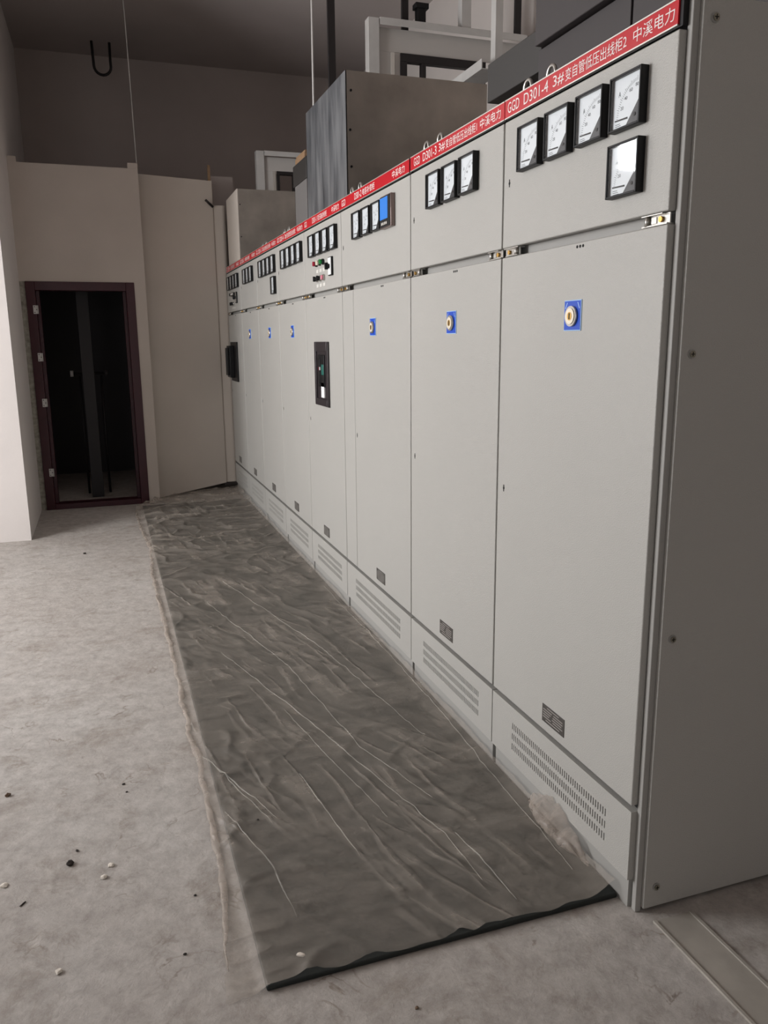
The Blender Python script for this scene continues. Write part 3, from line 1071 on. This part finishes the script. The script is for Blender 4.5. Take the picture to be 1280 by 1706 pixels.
tag(MB().box(1.16, 1.31, 4.95, 5.45, 3.14, 3.146).box(1.16, 1.166, 4.95, 5.45, 3.146, 3.20).box(1.304, 1.31, 5.031, 5.45, 3.146, 3.20).build('cable_tray', STEEL),
    'short steel cable tray at the foot of the grey channel post', 'tray')
tag(MB().tube([(1.66, 5.9, 4.16), (1.42, 5.85, 3.96)], .018, 0, 8).tube([(1.66, 5.9, 4.16), (1.66, 5.9, 4.53)], .010, 0, 8).build('tie_rod', DKBAR), 'dark slanting tie rod between the two grey channel posts', 'rod')
bk = MB().box(.99, 1.05, 5.60, 5.66, 3.592, 3.70, 0, .004).box(.975, 1.07, 5.595, 5.665, 3.69, 3.725, 0, .004)
tag(bk.build('beam_clamp', BLACK), 'black clamp sitting on top of the gantry beam', 'clamp')
tag(MB().tube([(.18, 5.3, 4.53), (.17, 5.3, 3.2), (.165, 5.3, 2.20)], .006, 0, 8).build('rod', STEEL), 'thin pale rod running up left of the dark flat bar', 'rod')

# ceiling hook and the wire
hk = [(-1.063, 9.55, 4.53), (-1.058, 9.55, 4.36)]
for k in range(11):
    a = math.pi + math.pi * k / 10
    hk.append((-.972 + .084 * math.cos(a), 9.55, 4.30 + .085 * math.sin(a)))
hk += [(-.890, 9.55, 4.36), (-.888, 9.55, 4.53)]
tag(MB().tube(hk, .014, 0, 10).build('ceiling_hook', DKBAR), 'dark U-shaped iron hook hanging from the ceiling near the far wall', 'hook')
wr = [(-.812, 7.79, 4.53), (-.812, 7.79, 4.30), (-.808, 7.79, 4.19), (-.801, 7.79, 3.7), (-.793, 7.79, 3.03)]
tag(MB().tube(wr, .004, 0, 6).build('hanging_wire', STEEL), 'thin wire hanging from the ceiling to the corner of the doorway wall', 'wire')

# what can be made out inside the dark doorway
tag(MB().box(-1.40, -1.29, 8.30, 8.36, 0, 2.55, 0, .003).build('steel_column', DKBAR), 'tall grey column standing in the dark room beyond the maroon door frame', 'column')  # dark colour carries the shade of the unlit room
rl = thing('rail', 'short dim rail with pale ends behind the column in the dark doorway', 'rail', (-1.33, 8.55, 0))
MB().tube([(-.16, 0, 1.20), (.14, 0, 1.20)], .014, 0, 8).build('bar', DKBAR, rl)
for x in (-.17, .15):
    MB().cyl((x, 0, 1.20), 'x', .03, .03, 0, 14).build('end_cap', STEEL if x < 0 else DUCT, rl)
for x in (-.10, .10):
    MB().cyl((x, 0, .59), 'z', .012, 1.18, 0, 8).build('leg', DKBAR, rl)

# ---------------------------------------------------------------- crumbs on the floor
def crumb(name, label, cat, x, y, z, sx, sy, sz, m, seed, group=None):
    bm = bmesh.new()
    bmesh.ops.create_icosphere(bm, subdivisions=2, radius=1)
    for v in bm.verts:
        d = 1 + .45 * noise.noise(v.co * 1.3 + Vector((seed * 3.1, seed, 0)))
        v.co = Vector((v.co.x * sx * d * .8, v.co.y * sy * d * .8, max(-.5, v.co.z) * sz * d * .7))
    lo = min(v.co.z for v in bm.verts)
    for v in bm.verts:
        v.co.z -= lo
    me = bpy.data.meshes.new(name)
    bm.to_mesh(me)
    bm.free()
    me.materials.append(m)
    ob = bpy.data.objects.new(name, me)
    COL.objects.link(ob)
    ob.location = (x, y, z)
    ob.rotation_euler = (0, 0, seed)
    return tag(ob, label, cat, group)


crumb('plaster_crumb', 'dark crumb of dirt on bare floor, largest dark one left of the sheet', 'crumb', -1.413, 2.275, 0, .016, .013, .010, DCHIP, 1)
crumb('plaster_crumb', 'small black speck right beside the largest dark crumb, farther from camera', 'crumb', -1.395, 2.335, 0, .007, .005, .004, DCHIP, 2)
crumb('plaster_chip', 'white plaster chip right of the dark crumb, upper of the close pair', 'crumb', -1.299, 2.228, 0, .011, .012, .006, FOOT, 3)
crumb('plaster_chip', 'white plaster chip right of the dark crumb, lower of the close pair', 'crumb', -1.318, 2.178, 0, .012, .012, .007, FOOT, 4)
crumb('plaster_chip', 'white plaster chip at the far left edge of the floor', 'crumb', -1.585, 2.236, 0, .014, .013, .006, FOOT, 5)
crumb('plaster_chip', 'white plaster chip nearest to the bottom left corner of the picture', 'crumb', -1.424, 1.843, 0, .010, .011, .007, FOOT, 6)
crumb('pebble', 'brown pebble at the left edge, farther than the white plaster chips', 'pebble', -1.625, 2.735, 0, .012, .010, .009, BCHIP, 7)
crumb('floor_speck', 'black speck near the sheet, upper one of the tiny pair', 'crumb', -1.253, 2.677, 0, .006, .007, .004, DCHIP, 8)
crumb('floor_speck', 'black speck near the sheet, lower one of the tiny pair', 'crumb', -1.244, 2.622, 0, .005, .005, .003, DCHIP, 9)
crumb('floor_speck', 'black speck close to the left edge of the plastic sheet', 'crumb', -1.081, 2.012, 0, .005, .005, .003, DCHIP, 10)
crumb('floor_speck', 'black speck low on the floor left of the sheet corner', 'crumb', -1.129, 1.799, 0, .005, .006, .003, DCHIP, 11)
crumb('splinter', 'thin dark splinter lying on the bare floor at lower left', 'splinter', -1.529, 2.135, 0, .016, .003, .003, DCHIP, .9)
crumb('floor_speck', 'dark speck in front of the mat near the bottom edge', 'crumb', -.643, 1.450, 0, .006, .005, .004, BCHIP, 13)
crumb('floor_speck', 'tiny dark pebble far off on the floor toward the doorway', 'crumb', -1.437, 6.02, 0, .014, .012, .010, DCHIP, 14)
crumb('plaster_chip', 'white chip lying on the plastic sheet near its front left corner', 'crumb', -.863, 1.668, sheet_z(-.863, 1.668) - .001, .014, .008, .004, FOOT, 2.5)
crumb('floor_speck', 'black speck lying on top of the plastic sheet', 'crumb', -.858, 2.272, sheet_z(-.858, 2.272), .004, .004, .003, DCHIP, 16)
